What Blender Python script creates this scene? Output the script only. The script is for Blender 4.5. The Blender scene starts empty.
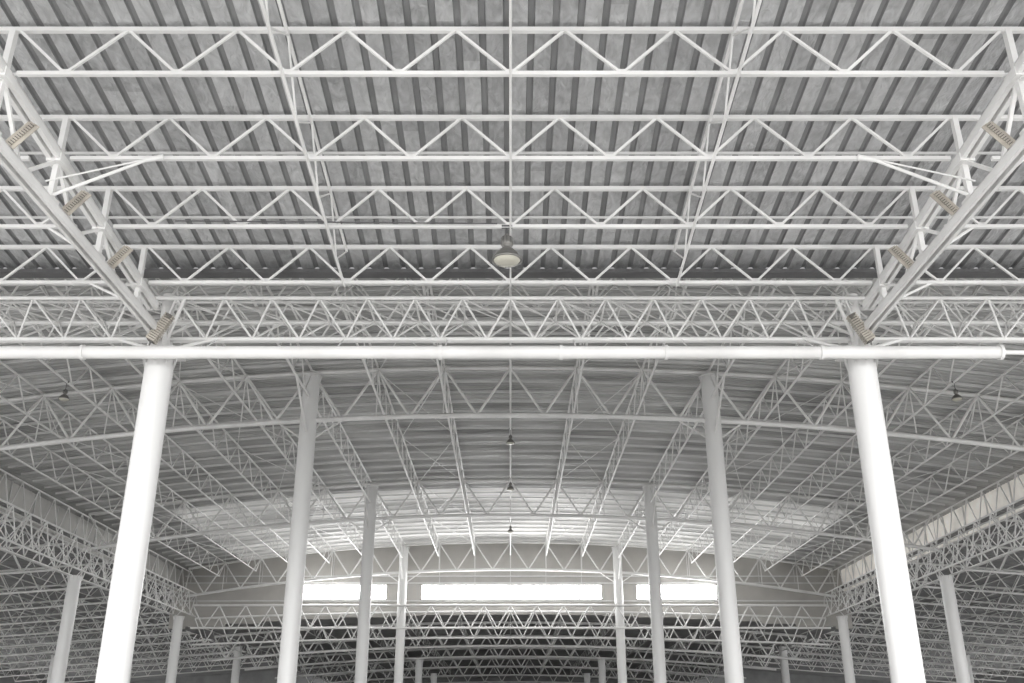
import bpy, math, random
from mathutils import Vector, Matrix
random.seed(4)
CZ=1.6
scene=bpy.context.scene
# ------------------------------------------------------------------ materials
def mat(name,col,rough=.5,metal=0.,var=.06,scale=1.5,bump=0.,bscale=8.,stretch=(1,1,1),emit=0.,dist=0.,bd=.08):
    m=bpy.data.materials.new(name);m.use_nodes=True
    nt=m.node_tree;b=nt.nodes['Principled BSDF']
    tc=nt.nodes.new('ShaderNodeTexCoord');mp=nt.nodes.new('ShaderNodeMapping')
    mp.inputs['Scale'].default_value=stretch
    nt.links.new(tc.outputs['Object'],mp.inputs['Vector'])
    n=nt.nodes.new('ShaderNodeTexNoise');n.inputs['Scale'].default_value=scale;n.inputs['Detail'].default_value=5
    n.inputs['Distortion'].default_value=dist
    nt.links.new(mp.outputs[0],n.inputs['Vector'])
    r=nt.nodes.new('ShaderNodeValToRGB')
    r.color_ramp.elements[0].position=.3;r.color_ramp.elements[1].position=.7
    r.color_ramp.elements[0].color=[max(0,c*(1-var*2)) for c in col]+[1]
    r.color_ramp.elements[1].color=[min(1,c*(1+var)) for c in col]+[1]
    nt.links.new(n.outputs['Fac'],r.inputs['Fac']);nt.links.new(r.outputs[0],b.inputs['Base Color'])
    b.inputs['Roughness'].default_value=rough;b.inputs['Metallic'].default_value=metal
    if bump:
        n2=nt.nodes.new('ShaderNodeTexNoise');n2.inputs['Scale'].default_value=bscale;n2.inputs['Detail'].default_value=4
        n2.inputs['Distortion'].default_value=dist
        nt.links.new(mp.outputs[0],n2.inputs['Vector'])
        bp=nt.nodes.new('ShaderNodeBump');bp.inputs['Strength'].default_value=bump;bp.inputs['Distance'].default_value=bd
        nt.links.new(n2.outputs['Fac'],bp.inputs['Height']);nt.links.new(bp.outputs[0],b.inputs['Normal'])
    if emit:
        nt.links.new(r.outputs[0],b.inputs['Emission Color']);b.inputs['Emission Strength'].default_value=emit
    return m
M_white=mat('white_painted_steel',(.84,.835,.825),.40,0,.06,.8)
M_col=mat('column_white_paint',(.82,.818,.812),.38,0,.04,.6,stretch=(1,1,.2))
M_purl=mat('purlin_grey_paint',(.74,.74,.735),.5,0,.06,.8)
M_dark=mat('dark_steel',(.12,.12,.122),.6,0,.1)
M_deckF=mat('foil_faced_deck',(.64,.643,.65),.28,.65,.10,4.,.8,7.,(1,.5,1),dist=1.2,bd=.07)  # colour noise stands in for the shading of foil wrinkles
M_deckF2=mat('foil_faced_deck_aged',(.54,.543,.55),.32,.65,.13,4.,.8,7.,(1,.5,1),dist=1.2,bd=.07)  # same wrinkle shading put into the colour noise
M_rib=mat('deck_rib_shadow',(.30,.302,.305),.42,.3,.1,1.)  # rib colour darkened to carry the shadows between the foil strips
M_deckB=mat('arched_deck_sheet',(.54,.54,.535),.42,.2,.22,.35,.4,3.,(.5,2,1))
M_deckGlow=mat('glowing_deck_sheet',(.80,.795,.78),.5,0,.25,.22,.3,3.,(.6,1.4,1),emit=.24)  # last-bay deck: bright roof light put into pale colour and an added glow
M_wall=mat('beige_wall_panel',(.50,.485,.46),.7,0,.06,.6)
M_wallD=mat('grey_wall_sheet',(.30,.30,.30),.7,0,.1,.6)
M_clereL=mat('clerestory_panel',(.55,.54,.52),.6,0,.12,.4,emit=.06)  # left wall: darker copy, with a faint glow added
M_clereR=mat('glowing_clerestory_panel',(.74,.71,.66),.6,0,.15,.4,emit=.38)  # right wall: daylight along the eaves put into paler colour and added glow
M_floor=mat('concrete_floor',(.73,.725,.715),.7,0,.08,.2)
M_tan=mat('tan_ribbed_cover',(.52,.48,.42),.5,0,.15,3.)
M_tan2=mat('tan_cover_core',(.16,.15,.135),.6,0,.1,3.)
M_glass=mat('bright_window_glass',(1,1,.99),.3,emit=32.)
M_lampglass=mat('lamp_glass',(.60,.58,.50),.2,0,.05)
M_alu=mat('lamp_aluminium',(.28,.275,.26),.35,.6,.05)
# ------------------------------------------------------------------ builder
class B:
    def __init__(s): s.v=[];s.f=[];s.m=[];s.sm=[]
    def P(s,p): return Vector((p[0],p[1],p[2]+CZ))
    def tube(s,p,q,r,n=6,mi=0,r2=None,cap=True):
        p=s.P(p);q=s.P(q);d=q-p
        if d.length<1e-5:return
        r2=r if r2 is None else r2
        d.normalize();a=Vector((0,0,1)) if abs(d.z)<.9 else Vector((1,0,0))
        u=d.cross(a).normalized();w=d.cross(u);b=len(s.v)
        for i in range(n):
            t=2*math.pi*(i+.5)/n;o=u*math.cos(t)+w*math.sin(t)
            s.v.append(p+o*r);s.v.append(q+o*r2)
        for i in range(n):
            j=(i+1)%n;s.f.append((b+2*i,b+2*i+1,b+2*j+1,b+2*j));s.m.append(mi);s.sm.append(n>5)
        if cap:
            c=len(s.v)
            s.v.extend([s.v[b+2*i].copy() for i in range(n)]);s.v.extend([s.v[b+2*i+1].copy() for i in range(n)])
            s.f.append(tuple(c+i for i in range(n)));s.m.append(mi);s.sm.append(False)
            s.f.append(tuple(c+n+i for i in reversed(range(n))));s.m.append(mi);s.sm.append(False)
    def box(s,p,q,w,h,mi=0,up=(0,0,1)):
        p=s.P(p);q=s.P(q);d=(q-p).normalized();a=Vector(up)
        if abs(d.dot(a))>.95:a=Vector((0,1,0))
        u=d.cross(a).normalized();v=u.cross(d).normalized();b=len(s.v)
        for e in (p,q):
            for (i,j) in ((-1,-1),(1,-1),(1,1),(-1,1)):
                s.v.append(e+u*(i*w/2)+v*(j*h/2))
        for f in ((0,1,2,3),(7,6,5,4),(0,4,5,1),(1,5,6,2),(2,6,7,3),(3,7,4,0)):
            s.f.append(tuple(b+k for k in f));s.m.append(mi);s.sm.append(False)
    def quad(s,a,b_,c,d,mi=0,sm=False):
        b=len(s.v)
        for p in (a,b_,c,d): s.v.append(s.P(p))
        s.f.append((b,b+1,b+2,b+3));s.m.append(mi);s.sm.append(sm)
    def poly(s,pts,r,n=6,mi=0):
        for a,b in zip(pts,pts[1:]): s.tube(a,b,r,n,mi)
    def lathe(s,c,prof,n=24,mi=0):
        b=len(s.v)
        for (r,z) in prof:
            for i in range(n):
                t=2*math.pi*i/n;s.v.append(s.P((c[0]+r*math.cos(t),c[1]+r*math.sin(t),c[2]+z)))
        for k in range(len(prof)-1):
            for i in range(n):
                j=(i+1)%n
                s.f.append((b+k*n+i,b+k*n+j,b+(k+1)*n+j,b+(k+1)*n+i));s.m.append(mi);s.sm.append(True)
    def obj(s,name,mats):
        me=bpy.data.meshes.new(name);me.from_pydata(s.v,[],s.f)
        for m in mats: me.materials.append(m)
        me.polygons.foreach_set('material_index',s.m);me.polygons.foreach_set('use_smooth',s.sm)
        me.update()
        o=bpy.data.objects.new(name,me);scene.collection.objects.link(o);return o
def truss(b,top,bot,rc,rw,n=6):
    b.poly(top,rc,n);b.poly(bot,rc,n)
    for i,q in enumerate(bot):
        b.tube(top[i],q,rw,n,cap=False);b.tube(q,top[i+1],rw,n,cap=False)
def lin(a,b,n): return [a+(b-a)*i/n for i in range(n+1)]

GX=9.5; FX=9.28; YR=[23.7,43.5,65.,87.]
# ------------------------------------------------------------------ floor
b=B();b.quad((-75,-60,-CZ),(75,-60,-CZ),(75,180,-CZ),(-75,180,-CZ));b.obj('floor',[M_floor])
# ------------------------------------------------------------------ front hall roof
SL=.0934
def HF(y): return 13.7-SL*y
Y0,Y1=0.0,23.0
b=B();per=.46;x=-29.9
while x<29.9:
    prof=[(x,0.),(x+.32,0.),(x+.345,.055),(x+.435,.055),(x+.46,0.)]
    cuts=[Y0,5+random.random()*3,13+random.random()*6,Y1]
    for (y_a,y_b) in zip(cuts,cuts[1:]):
        pm=0 if random.random()<.65 else 2
        for a,c in zip(prof,prof[1:]):
            mi=pm if c[0]-a[0]>.2 else 1
            b.quad((a[0],y_a,HF(y_a)+.1+a[1]),(c[0],y_a,HF(y_a)+.1+c[1]),(c[0],y_b,HF(y_b)+.1+c[1]),(a[0],y_b,HF(y_b)+.1+a[1]),mi)
    x+=per
b.obj('ceiling',[M_deckF,M_rib,M_deckF2])
py=[14.5+2.43*k for k in range(-5,4)]
for y in py:
    b=B();ht=HF(y);hb=ht-1.0
    pan=2.12;hw=FX-.1
    b.box((-29.7,y,ht),(29.7,y,ht),.09,.09)
    for (xa,xb) in ((-hw,hw),(-28.,-FX-.45),(FX+.45,28.)):
        n=int(round((xb-xa)/pan));w=(xb-xa)/n
        bx=[xa+w*(i+.5) for i in range(n)]
        b.box((xa+.15,y,hb),(xb-.15,y,hb),.08,.08)
        for i,q in enumerate(bx):
            b.box((xa+w*i,y,ht),(q,y,hb),.05,.05);b.box((q,y,hb),(xa+w*(i+1),y,ht),.05,.05)
            b.box((q-.12,y+.05,hb+.06),(q+.12,y+.05,hb+.06),.015,.17)
    b.obj('roof_purlin_truss',[M_white])
for X in (-13.6,-4.15,0,4.15,13.6):
    b=B()
    if X==0:
        b.tube((0,py[0],HF(py[0])-.12),(0,py[-1],HF(py[-1])-.12),.03)
        b.tube((0,py[0],HF(py[0])-1.08),(0,py[-1],HF(py[-1])-1.08),.025)
    else:
        b.tube((X,py[0],HF(py[0])-.12),(X,py[-1],HF(py[-1])-.12),.035)
        b.tube((X,py[0],HF(py[0])-1.08),(X,py[-1],HF(py[-1])-1.08),.035)
        for i in range(len(py)-1):
            a,c=py[i],py[i+1]
            b.tube((X,a,HF(a)-.12),(X,(a+c)/2,HF((a+c)/2)-1.08),.022,cap=False)
            b.tube((X,(a+c)/2,HF((a+c)/2)-1.08),(X,c,HF(c)-.12),.022,cap=False)
    b.obj('roof_bridging_truss',[M_white])
b=B()
for y in [v+1.2 for v in py[:-1]]:
    b.box((-29.9,y,HF(y)+.04),(29.9,y,HF(y)+.04),.04,.05)
b.obj('deck_support_rails',[M_purl])
def HU(y): return HF(y)-1.05
for sx in (-1,1):
    b=B();X=sx*FX
    for dx in (-.085,.085):
        b.box((X+dx,0.3,10.0),(X+dx,24.0,10.0),.07,.2)
        b.box((X+dx,0.3,HU(.3)),(X+dx,22.9,HU(22.9)),.09,.2)
    b.box((X,0.3,10.1),(X,24.0,10.1),.24,.02);b.box((X,0.3,HU(.3)+.1),(X,22.9,HU(22.9)+.1),.26,.02)
    for i,y in enumerate(py):
        b.box((X,y,10.0),(X,y,HF(y)),.11,.13)
        if i<len(py)-1:
            y2=py[i+1];ym=(y+y2)/2
            b.box((X,y,HU(y)),(X,ym,10.),.07,.07);b.box((X,ym,10.),(X,y2,HU(y2)),.07,.07)
        b.box((X,y-.2,10.12),(X,y+.2,10.12),.2,.14)
        b.box((X,y-.2,HU(y)-.02),(X,y+.2,HU(y)-.02),.3,.2)
        b.tube((X,y,10.05),(X+sx*1.3,y,HF(y)-.98),.035,8)
    b.obj('side_roof_girder',[M_white])
    for y in py[4:8]:
        b=B();a=Vector((X-sx*.05,y+.55,10.15));c=Vector((X-sx*.40,y+.62,min(10.68,HU(y)-.1)))
        b.box(a,c,.08,.08,1)
        for k in range(12):
            t=(k+.3)/12;b.box(a.lerp(c,t),a.lerp(c,t+.05),.11,.11,0)
        for e in (-.06,.06): b.box(a+Vector((e,0,e*.4*sx)),c+Vector((e,0,e*.4*sx)),.018,.12,0)
        b.obj('ribbed_strut_cover',[M_tan,M_tan2])
    b=B();y=py[6]
    b.tube((sx*(FX-.1),y-.1,10.2),(sx*7.35,y-.08,HF(y)-1.05),.036,8)
    b.tube((sx*(FX-.08),y-.45,10.3),(sx*7.35,y-.08,HF(y)-1.05),.018,8)
    b.tube((sx*7.1,y-.08,HF(y)-1.02),(sx*7.45,y-.08,HF(y)-1.08),.06,8)
    b.obj('knee_brace_rod',[M_white])
b=B();yy=py[7]-.12
b.tube((-7.6,yy,HF(yy)-.93),(-.3,yy,HF(yy)-1.0),.018,6)
b.obj('lamp_cable',[M_dark])
# ------------------------------------------------------------------ valley beam (space trusses)
def space_truss(name,y,hb,ht,hw,x0,x1,pan,rc,rw):
    b=B();n=int(round((x1-x0)/pan));pan=(x1-x0)/n
    T1=[(x0+pan*i,y-hw,ht) for i in range(n+1)];T2=[(x0+pan*i,y+hw,ht) for i in range(n+1)]
    Bo=[(x0+pan*(i+.5),y,hb) for i in range(n)]
    b.tube(T1[0],T1[-1],rc,8);b.tube(T2[0],T2[-1],rc,8);b.tube(Bo[0],Bo[-1],rc*1.15,8)
    for i,q in enumerate(Bo):
        for T in (T1,T2):
            b.tube(T[i],q,rw,6,cap=False);b.tube(q,T[i+1],rw,6,cap=False)
        b.tube(T1[i],T2[i],rw,6,cap=False);b.tube(T1[i],T2[i+1],rw*.8,6,cap=False)
    return b.obj(name,[M_white])
space_truss('valley_space_truss',24.1,10.1,10.95,.8,-38,38,1.27,.055,.03)
space_truss('valley_space_truss',26.4,11.0,11.9,.8,-27.4,27.4,1.6,.045,.028)
space_truss('valley_space_truss',26.6,12.15,13.2,.5,-27.4,27.4,1.6,.05,.033)
b=B();b.box((-29.3,22.95,11.50),(29.3,22.95,11.50),.35,.10)
b.quad((-29.3,23.05,11.62),(29.3,23.05,11.62),(29.3,24.5,12.56),(-29.3,24.5,12.56));b.obj('valley_gutter',[M_dark])
b=B();yp=23.12;hp=9.32
b.tube((-38,yp,hp),(12.65,yp,hp),.165,24);b.tube((12.65,yp,hp),(38,yp,hp),.06,12)
for x in (-20,-11.0,-1.8,1.3,4.0,8.0,12.6,-15): b.tube((x-.04,yp,hp),(x+.04,yp,hp),.2,24)
for x in (-7.9,-4.5,-1.7,1.7,4.6,7.9): b.tube((x,yp,hp+.1),(x,24.05,10.05),.02,6)
b.obj('horizontal_drain_pipe',[M_white])
# ------------------------------------------------------------------ columns
def column(x,y,htop,r=.4,name='steel_column'):
    b=B();H=htop+CZ
    b.tube((x,y,-CZ),(x,y,-CZ+.05),r*1.7,32)
    b.tube((x,y,-CZ+.04),(x,y,htop-.03),r,40,r2=r*.97)
    b.tube((x,y,htop-.04),(x,y,htop),r*1.2,32)
    b.tube((x,y,H*.42-CZ),(x,y,H*.42-CZ+.03),r*1.005,40)
    for k in range(8):
        t=math.pi*k/4
        b.tube((x+math.cos(t)*r*1.4,y+math.sin(t)*r*1.4,-CZ+.05),(x+math.cos(t)*r*1.4,y+math.sin(t)*r*1.4,-CZ+.13),.03,6)
        p=(x+math.cos(t)*r*1.0,y+math.sin(t)*r*1.0,htop-.3);q=(x+math.cos(t)*r*1.15,y+math.sin(t)*r*1.15,htop-.05)
        b.box(p,q,.02,.1)
    return b.obj(name,[M_col])
for sx in (-1,1):
    column(sx*FX,23.9,9.55,.375)
    b=B();X=sx*FX
    b.tube((X,23.9,9.55),(X,23.9,11.3),.17,16)
    for dy in (-.45,.45): b.box((X,23.9+dy,9.6),(X,23.9+dy*.5,10.2),.3,.04)
    for dx in (-1,1):
        b.tube((X,23.9,9.65),(X+dx*1.3,24.1,10.1),.05,8);b.tube((X,23.9,9.65),(X+dx*.64,23.3,10.95),.05,8)
        b.box((X+dx*.2,23.55,9.6),(X+dx*.12,23.55,10.3),.03,.3)
    b.box((X,23.4,9.6),(X,24.4,9.6),1.0,.06)
    b.obj('column_head_bracket',[M_white])
    b=B();a=Vector((X+sx*.02,23.1,9.62));c=Vector((X-sx*.38,23.15,10.38))
    b.box(a,c,.18,.18,1)
    for k in range(13):
        t=(k+.3)/13;b.box(a.lerp(c,t),a.lerp(c,t+.05),.29-.010*k,.25,0)
    b.obj('ribbed_strut_cover',[M_tan,M_tan2])
    for y in YR[1:]: column(sx*GX,y,16.3,.40)
    for y in [43.5,64.5,86.,106.,127.]: column(sx*28.5,y,10.2,.42)
    for y in [64.5,86.,106.,127.]: column(sx*47.5,y,8.6,.4)
    for y in [106.,127.,150.]: column(sx*9.5,y,8.2,.38)
# ------------------------------------------------------------------ arched back hall
K=.0029
def HT(x): return 16.75-K*x*x
def HB(x): return 14.35-K*x*x
st=GX/3
for Y in YR[1:]:
    b=B();n=18
    top=[(st*(i-n/2),Y,HT(st*(i-n/2))) for i in range(n+1)]
    bot=[(st*(i-n/2+.5),Y,HB(st*(i-n/2+.5))) for i in range(n)]
    bot=[(-28.5,Y,HB(28.5))]+bot+[(28.5,Y,HB(28.5))]
    b.poly(top,.10,8);b.poly(bot,.12,8)
    for i in range(n):
        b.tube(top[i],bot[i+1],.065,6,cap=False);b.tube(bot[i+1],top[i+1],.065,6,cap=False)
    for i in range(n+1):
        x=top[i][0];b.tube(top[i],(x,Y,HB(x)),.032,6,cap=False)
    for t in top[1:-1]: b.lathe((t[0],Y,t[2]),[(0,-.16),(.12,-.11),(.16,0),(.12,.11),(0,.16)],8)
    b.obj('arched_roof_truss',[M_white])
ys=[24.9]+lin(24.9,43.5,7)[1:]+lin(43.5,65,8)[1:]+lin(65,87,8)[1:]
for k in range(-8,9):
    x=k*st;b=B();h=HT(x);dp=1.35
    top=[(x,y,h+.05) for y in ys];bot=[(x,(p+q)/2,h-dp) for p,q in zip(ys,ys[1:])]
    b.tube(top[0],top[-1],.055);b.tube(bot[0],bot[-1],.055)
    for i,q in enumerate(bot):
        b.tube(top[i],q,.034,cap=False);b.tube(q,top[i+1],.034,cap=False)
    b.obj('longitudinal_purlin_truss',[M_white])
b=B()
for sx in (-1,1):
    for Y in YR[1:]:
        for d in (-1,1):
            b.tube((sx*GX,Y,13.2),(sx*GX,Y+d*(3.2 if Y+d*3.2<87.5 else .6),HT(GX)-1.35),.055,8)
            b.tube((sx*GX,Y,13.0),(sx*GX+d*st*.5,Y,HB(GX)),.045,8)
b.obj('column_knee_braces',[M_white])
b=B()
for (ya,yb) in ((24.9,43.5),(43.5,65),(65,87)):
    ym=(ya+yb)/2
    for k in (-8,-5,-2,1,4,7):
        for (p,q) in ((ya,ym),(ym,yb)):
            x0,x1=k*st,(k+1)*st
            b.tube((x0,p,HT(x0)-.1),(x1,q,HT(x1)-.1),.025,5,cap=False)
            b.tube((x1,p,HT(x1)-.1),(x0,q,HT(x0)-.1),.025,5,cap=False)
b.obj('roof_bracing_rods',[M_white])
b=B();y=25.6
xa=[st*k for k in range(-9,10)]
while y<87:
    for p,q in zip(xa,xa[1:]): b.box((p,y,HT(p)+.14),(q,y,HT(q)+.14),.07,.12)
    y+=1.55
b.obj('roof_rafters',[M_purl])
b=B();y=24.6;nx=lin(-30,30,40)
prof=[]
while y<88: prof+=[(y,.0),(y+.2,.0),(y+.235,.06),(y+.315,.06),(y+.35,0.)];y+=.35
for (yy,d) in prof:
    for x in nx: b.v.append(Vector((x,yy,HT(x)+.22+d+CZ)))
N=len(nx)
for i in range(len(prof)-1):
    if abs(prof[i+1][0]-prof[i][0])<1e-6: continue
    for j in range(N-1):
        xm=(nx[j]+nx[j+1])/2
        lit=prof[i][0]>68 and abs(xm)<24  # faces that get the added glow
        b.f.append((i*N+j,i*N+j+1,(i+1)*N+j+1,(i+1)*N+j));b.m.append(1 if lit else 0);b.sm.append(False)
b.obj('ceiling_arched',[M_deckB,M_deckGlow])
b=B()
for p,q in zip(nx,nx[1:]): b.quad((p,24.6,12.6),(q,24.6,12.6),(q,24.6,HT(q)+.3),(p,24.6,HT(p)+.3))
b.obj('wall_gable',[M_wallD])
for sx in (-1,1):
    for (xx,h0,h1,r) in ((27.7,10.4,12.3,.065),(29.2,10.4,12.3,.065),(28.5,12.3,14.2,.06)):
        b=B();ye=lin(25.6,128,48)
        if xx==28.5: ye=[v for v in ye if v<87.5]
        T=[(sx*xx,v,h1) for v in ye];Bm=[(sx*xx,(p+q)/2,h0) for p,q in zip(ye,ye[1:])]
        truss(b,T,Bm,r,.04,n=6)
        b.obj('eave_girder_truss',[M_white])
    b=B()
    for v in lin(25.6,128,48):
        b.tube((sx*27.7,v,10.4),(sx*29.2,v,12.3),.035,cap=False);b.tube((sx*27.7,v,12.3),(sx*29.2,v,10.4),.035,cap=False)
    b.obj('eave_cross_bracing',[M_white])
    b=B();b.quad((sx*29.6,24.6,12.5),(sx*29.6,88,12.5),(sx*29.6,88,HT(29.6)+.3),(sx*29.6,24.6,HT(29.6)+.3))
    for v in lin(24.6,88,20): b.box((sx*29.55,v,12.6),(sx*29.55,v,HT(29.6)+.2),.08,.08,1)
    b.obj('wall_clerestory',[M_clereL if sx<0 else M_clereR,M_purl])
    def HA(x): return 12.7-.075*(abs(x)-28.5)
    b=B();pr=[];vv=24.9
    while vv<176: pr+=[(vv,0.),(vv+.35,0.),(vv+.4,.07),(vv+.55,.07),(vv+.6,0)];vv+=.6
    for p,q in zip(pr,pr[1:]):
        if q[0]-p[0]>1e-6: b.quad((sx*28.9,p[0],HA(28.9)+.1+p[1]),(sx*28.9,q[0],HA(28.9)+.1+q[1]),(sx*70,q[0],HA(70)+.1+q[1]),(sx*70,p[0],HA(70)+.1+p[1]))
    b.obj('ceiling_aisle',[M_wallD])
    for v in lin(43.5,148,14):
        b=B();n=18;xs_=lin(29.4,69,n)
        top=[(sx*x,v,HA(x)) for x in xs_];bot=[(sx*(p+q)/2,v,HA((p+q)/2)-1.7) for p,q in zip(xs_,xs_[1:])]
        truss(b,top,bot,.085,.05);b.obj('aisle_roof_truss',[M_white])
    b=B()
    for x in lin(31,68,10):
        b.tube((sx*x,43.5,HA(x)+.02),(sx*x,148,HA(x)+.02),.05);b.tube((sx*x,43.5,HA(x)-.9),(sx*x,148,HA(x)-.9),.04)
        for p,q in zip(lin(43.5,148,34),lin(43.5,148,34)[1:]):
            b.tube((sx*x,p,HA(x)),(sx*x,(p+q)/2,HA(x)-.9),.03,5,cap=False);b.tube((sx*x,(p+q)/2,HA(x)-.9),(sx*x,q,HA(x)),.03,5,cap=False)
    b.obj('aisle_purlin_trusses',[M_purl])
    b=B();b.quad((sx*70,24,4.5),(sx*70,176,4.5),(sx*70,176,12),(sx*70,24,12))
    b.obj('wall_left' if sx<0 else 'wall_right',[M_wallD])
# ------------------------------------------------------------------ back wall with windows
YW=88.
W0,W1=11.9,13.15
wins=[(-18.4,-11.0),(-7.9,8.1),(11.2,18.3)]
br=sorted(set([-30.,-28.5,-25,30.,28.5,25,-22,22]+[v for w in wins for v in w]+[-15,-4,0,4,15,-9.5,9.5]))
b=B()
for p,q in zip(br,br[1:]):
    m=(p+q)/2;inw=any(a<m<c for a,c in wins);lo=9.4+1.2*(1-(m/29)**2)
    if inw:
        b.quad((p,YW,lo),(q,YW,lo),(q,YW,W0),(p,YW,W0));b.quad((p,YW,W1),(q,YW,W1),(q,YW,HT(q)+.3),(p,YW,HT(p)+.3))
    else: b.quad((p,YW,lo),(q,YW,lo),(q,YW,HT(q)+.3),(p,YW,HT(p)+.3))
b.obj('wall_back',[M_wall])
b=B()
x=-28.5
while x<28.6:
    b.box((x,YW-.05,13.25),(x,YW-.05,HT(x)+.2),.05,.05);x+=st
for h in (11.75,13.3,13.9): b.box((-29,YW-.08,h),(29,YW-.08,h),.12,.1)
b.obj('trim_1',[M_purl])
for i,(a,c) in enumerate(wins):
    b=B();b.quad((a,YW+.1,W0),(c,YW+.1,W0),(c,YW+.1,W1),(a,YW+.1,W1),0)
    n=max(2,int((c-a)/2.0))
    for x in lin(a,c,n): b.box((x,YW,W0),(x,YW,W1),.07,.1,1)
    for h in (W0,W1): b.box((a,YW,h),(c,YW,h),.1,.1,1)
    b.obj('window_%d'%(i+1),[M_glass,M_white])
# ------------------------------------------------------------------ lower cross girders and the far low hall
def cross_truss(Y,h0,h1,x0,x1,n,rise=0,r=.1,rw=.06,name='cross_girder_truss'):
    b=B();xs_=lin(x0,x1,n);w=(x1-x0)/2
    f=lambda x:rise*(1-(x/w)**2)
    T=[(x,Y,h1+f(x)) for x in xs_];Bm=[(x0,Y,h0+f(x0))]+[((p+q)/2,Y,h0+f((p+q)/2)) for p,q in zip(xs_,xs_[1:])]+[(x1,Y,h0+f(x1))]
    b.poly(T,r);b.poly(Bm,r)
    for i in range(n): b.tube(T[i],Bm[i+1],rw,cap=False);b.tube(Bm[i+1],T[i+1],rw,cap=False)
    b.obj(name,[M_white])
cross_truss(86.6,9.3,11.2,-27.6,27.6,24)
cross_truss(87.6,8.0,10.2,-27.6,27.6,26,.6,.09,.05)
for Y in (94,106,120,135,150): cross_truss(Y,7.2,9.3,-27.6,27.6,22,1.3,.12,.07,'far_hall_truss')
b=B()
g=lambda x:9.5+1.3*(1-(x/28.5)**2)
for x0,x1 in zip(lin(-29,29,20),lin(-29,29,20)[1:]):
    b.quad((x0,88,g(x0)),(x1,88,g(x1)),(x1,176,g(x1)),(x0,176,g(x0)))
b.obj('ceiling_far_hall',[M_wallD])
b=B()
for x in lin(-27,27,12):
    h=9.4+1.3*(1-(x/28.5)**2)
    b.tube((x,88.2,h-.05),(x,155,h-.05),.05);b.tube((x,88.2,h-.9),(x,155,h-.9),.04)
    for p,q in zip(lin(88.2,155,22),lin(88.2,155,22)[1:]):
        b.tube((x,p,h),(x,(p+q)/2,h-.9),.03,5,cap=False);b.tube((x,(p+q)/2,h-.9),(x,q,h),.03,5,cap=False)
b.obj('far_hall_purlin_trusses',[M_purl])
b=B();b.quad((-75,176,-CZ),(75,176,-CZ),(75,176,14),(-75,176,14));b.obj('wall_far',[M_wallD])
# ------------------------------------------------------------------ lamps
def lamp(x,y,h,hang,s=1.):
    b=B()
    b.tube((x,y,hang),(x,y,h+.62*s),.02*s,8,2)
    b.tube((x-.12*s,y,hang),(x+.12*s,y,hang),.05*s,8,2)
    b.lathe((x,y,h),[(0,.62*s),(.05*s,.62*s),(.06*s,.55*s),(.125*s,.53*s),(.14*s,.36*s),(.125*s,.33*s),(.06*s,.31*s),(.09*s,.27*s),(.16*s,.22*s),(.25*s,.12*s),(.31*s,0),(.34*s,-.01*s),(.34*s,-.05*s),(.30*s,-.05*s)],32,0)
    b.lathe((x,y,h),[(.30*s,-.04*s),(.26*s,-.09*s),(.15*s,-.12*s),(0,-.13*s)],32,1)
    for k in range(8):
        t=math.pi*k/4;b.box((x+.12*s*math.cos(t),y+.12*s*math.sin(t),h+.35*s),(x+.12*s*math.cos(t),y+.12*s*math.sin(t),h+.52*s),.015*s,.06*s,2)
    b.obj('pendant_high_bay_lamp',[M_alu,M_lampglass,M_dark])
lamp(-.08,py[7],10.07,HF(py[7])-1.0,1.0)
for (x,y) in ((-6*st,39),(6*st,39),(0,49),(0,59),(0,72)): lamp(x,y,HT(x)-2.1,HT(x)-1.35,.7)
# ------------------------------------------------------------------ light
w=bpy.data.worlds.new('sky');scene.world=w;w.use_nodes=True
bg=w.node_tree.nodes['Background'];bg.inputs[0].default_value=(1,.999,.995,1);bg.inputs[1].default_value=2.6
s=bpy.data.lights.new('sun','SUN');s.energy=1.8;s.angle=.6;s.color=(1,.99,.98)
so=bpy.data.objects.new('sun',s);scene.collection.objects.link(so)
so.rotation_euler=Vector((-.2,1,-.25)).to_track_quat('-Z','Y').to_euler()
# ------------------------------------------------------------------ camera
cam=bpy.data.cameras.new('camera');co=bpy.data.objects.new('camera',cam);scene.collection.objects.link(co)
cam.sensor_width=36;cam.lens=36*969/1024;cam.clip_end=500
co.location=(0,0,CZ);th=math.radians(22.6)
co.rotation_euler=(math.pi/2+th,0,0);cam.shift_x=.0015
scene.camera=co
scene.view_settings.view_transform='Standard'
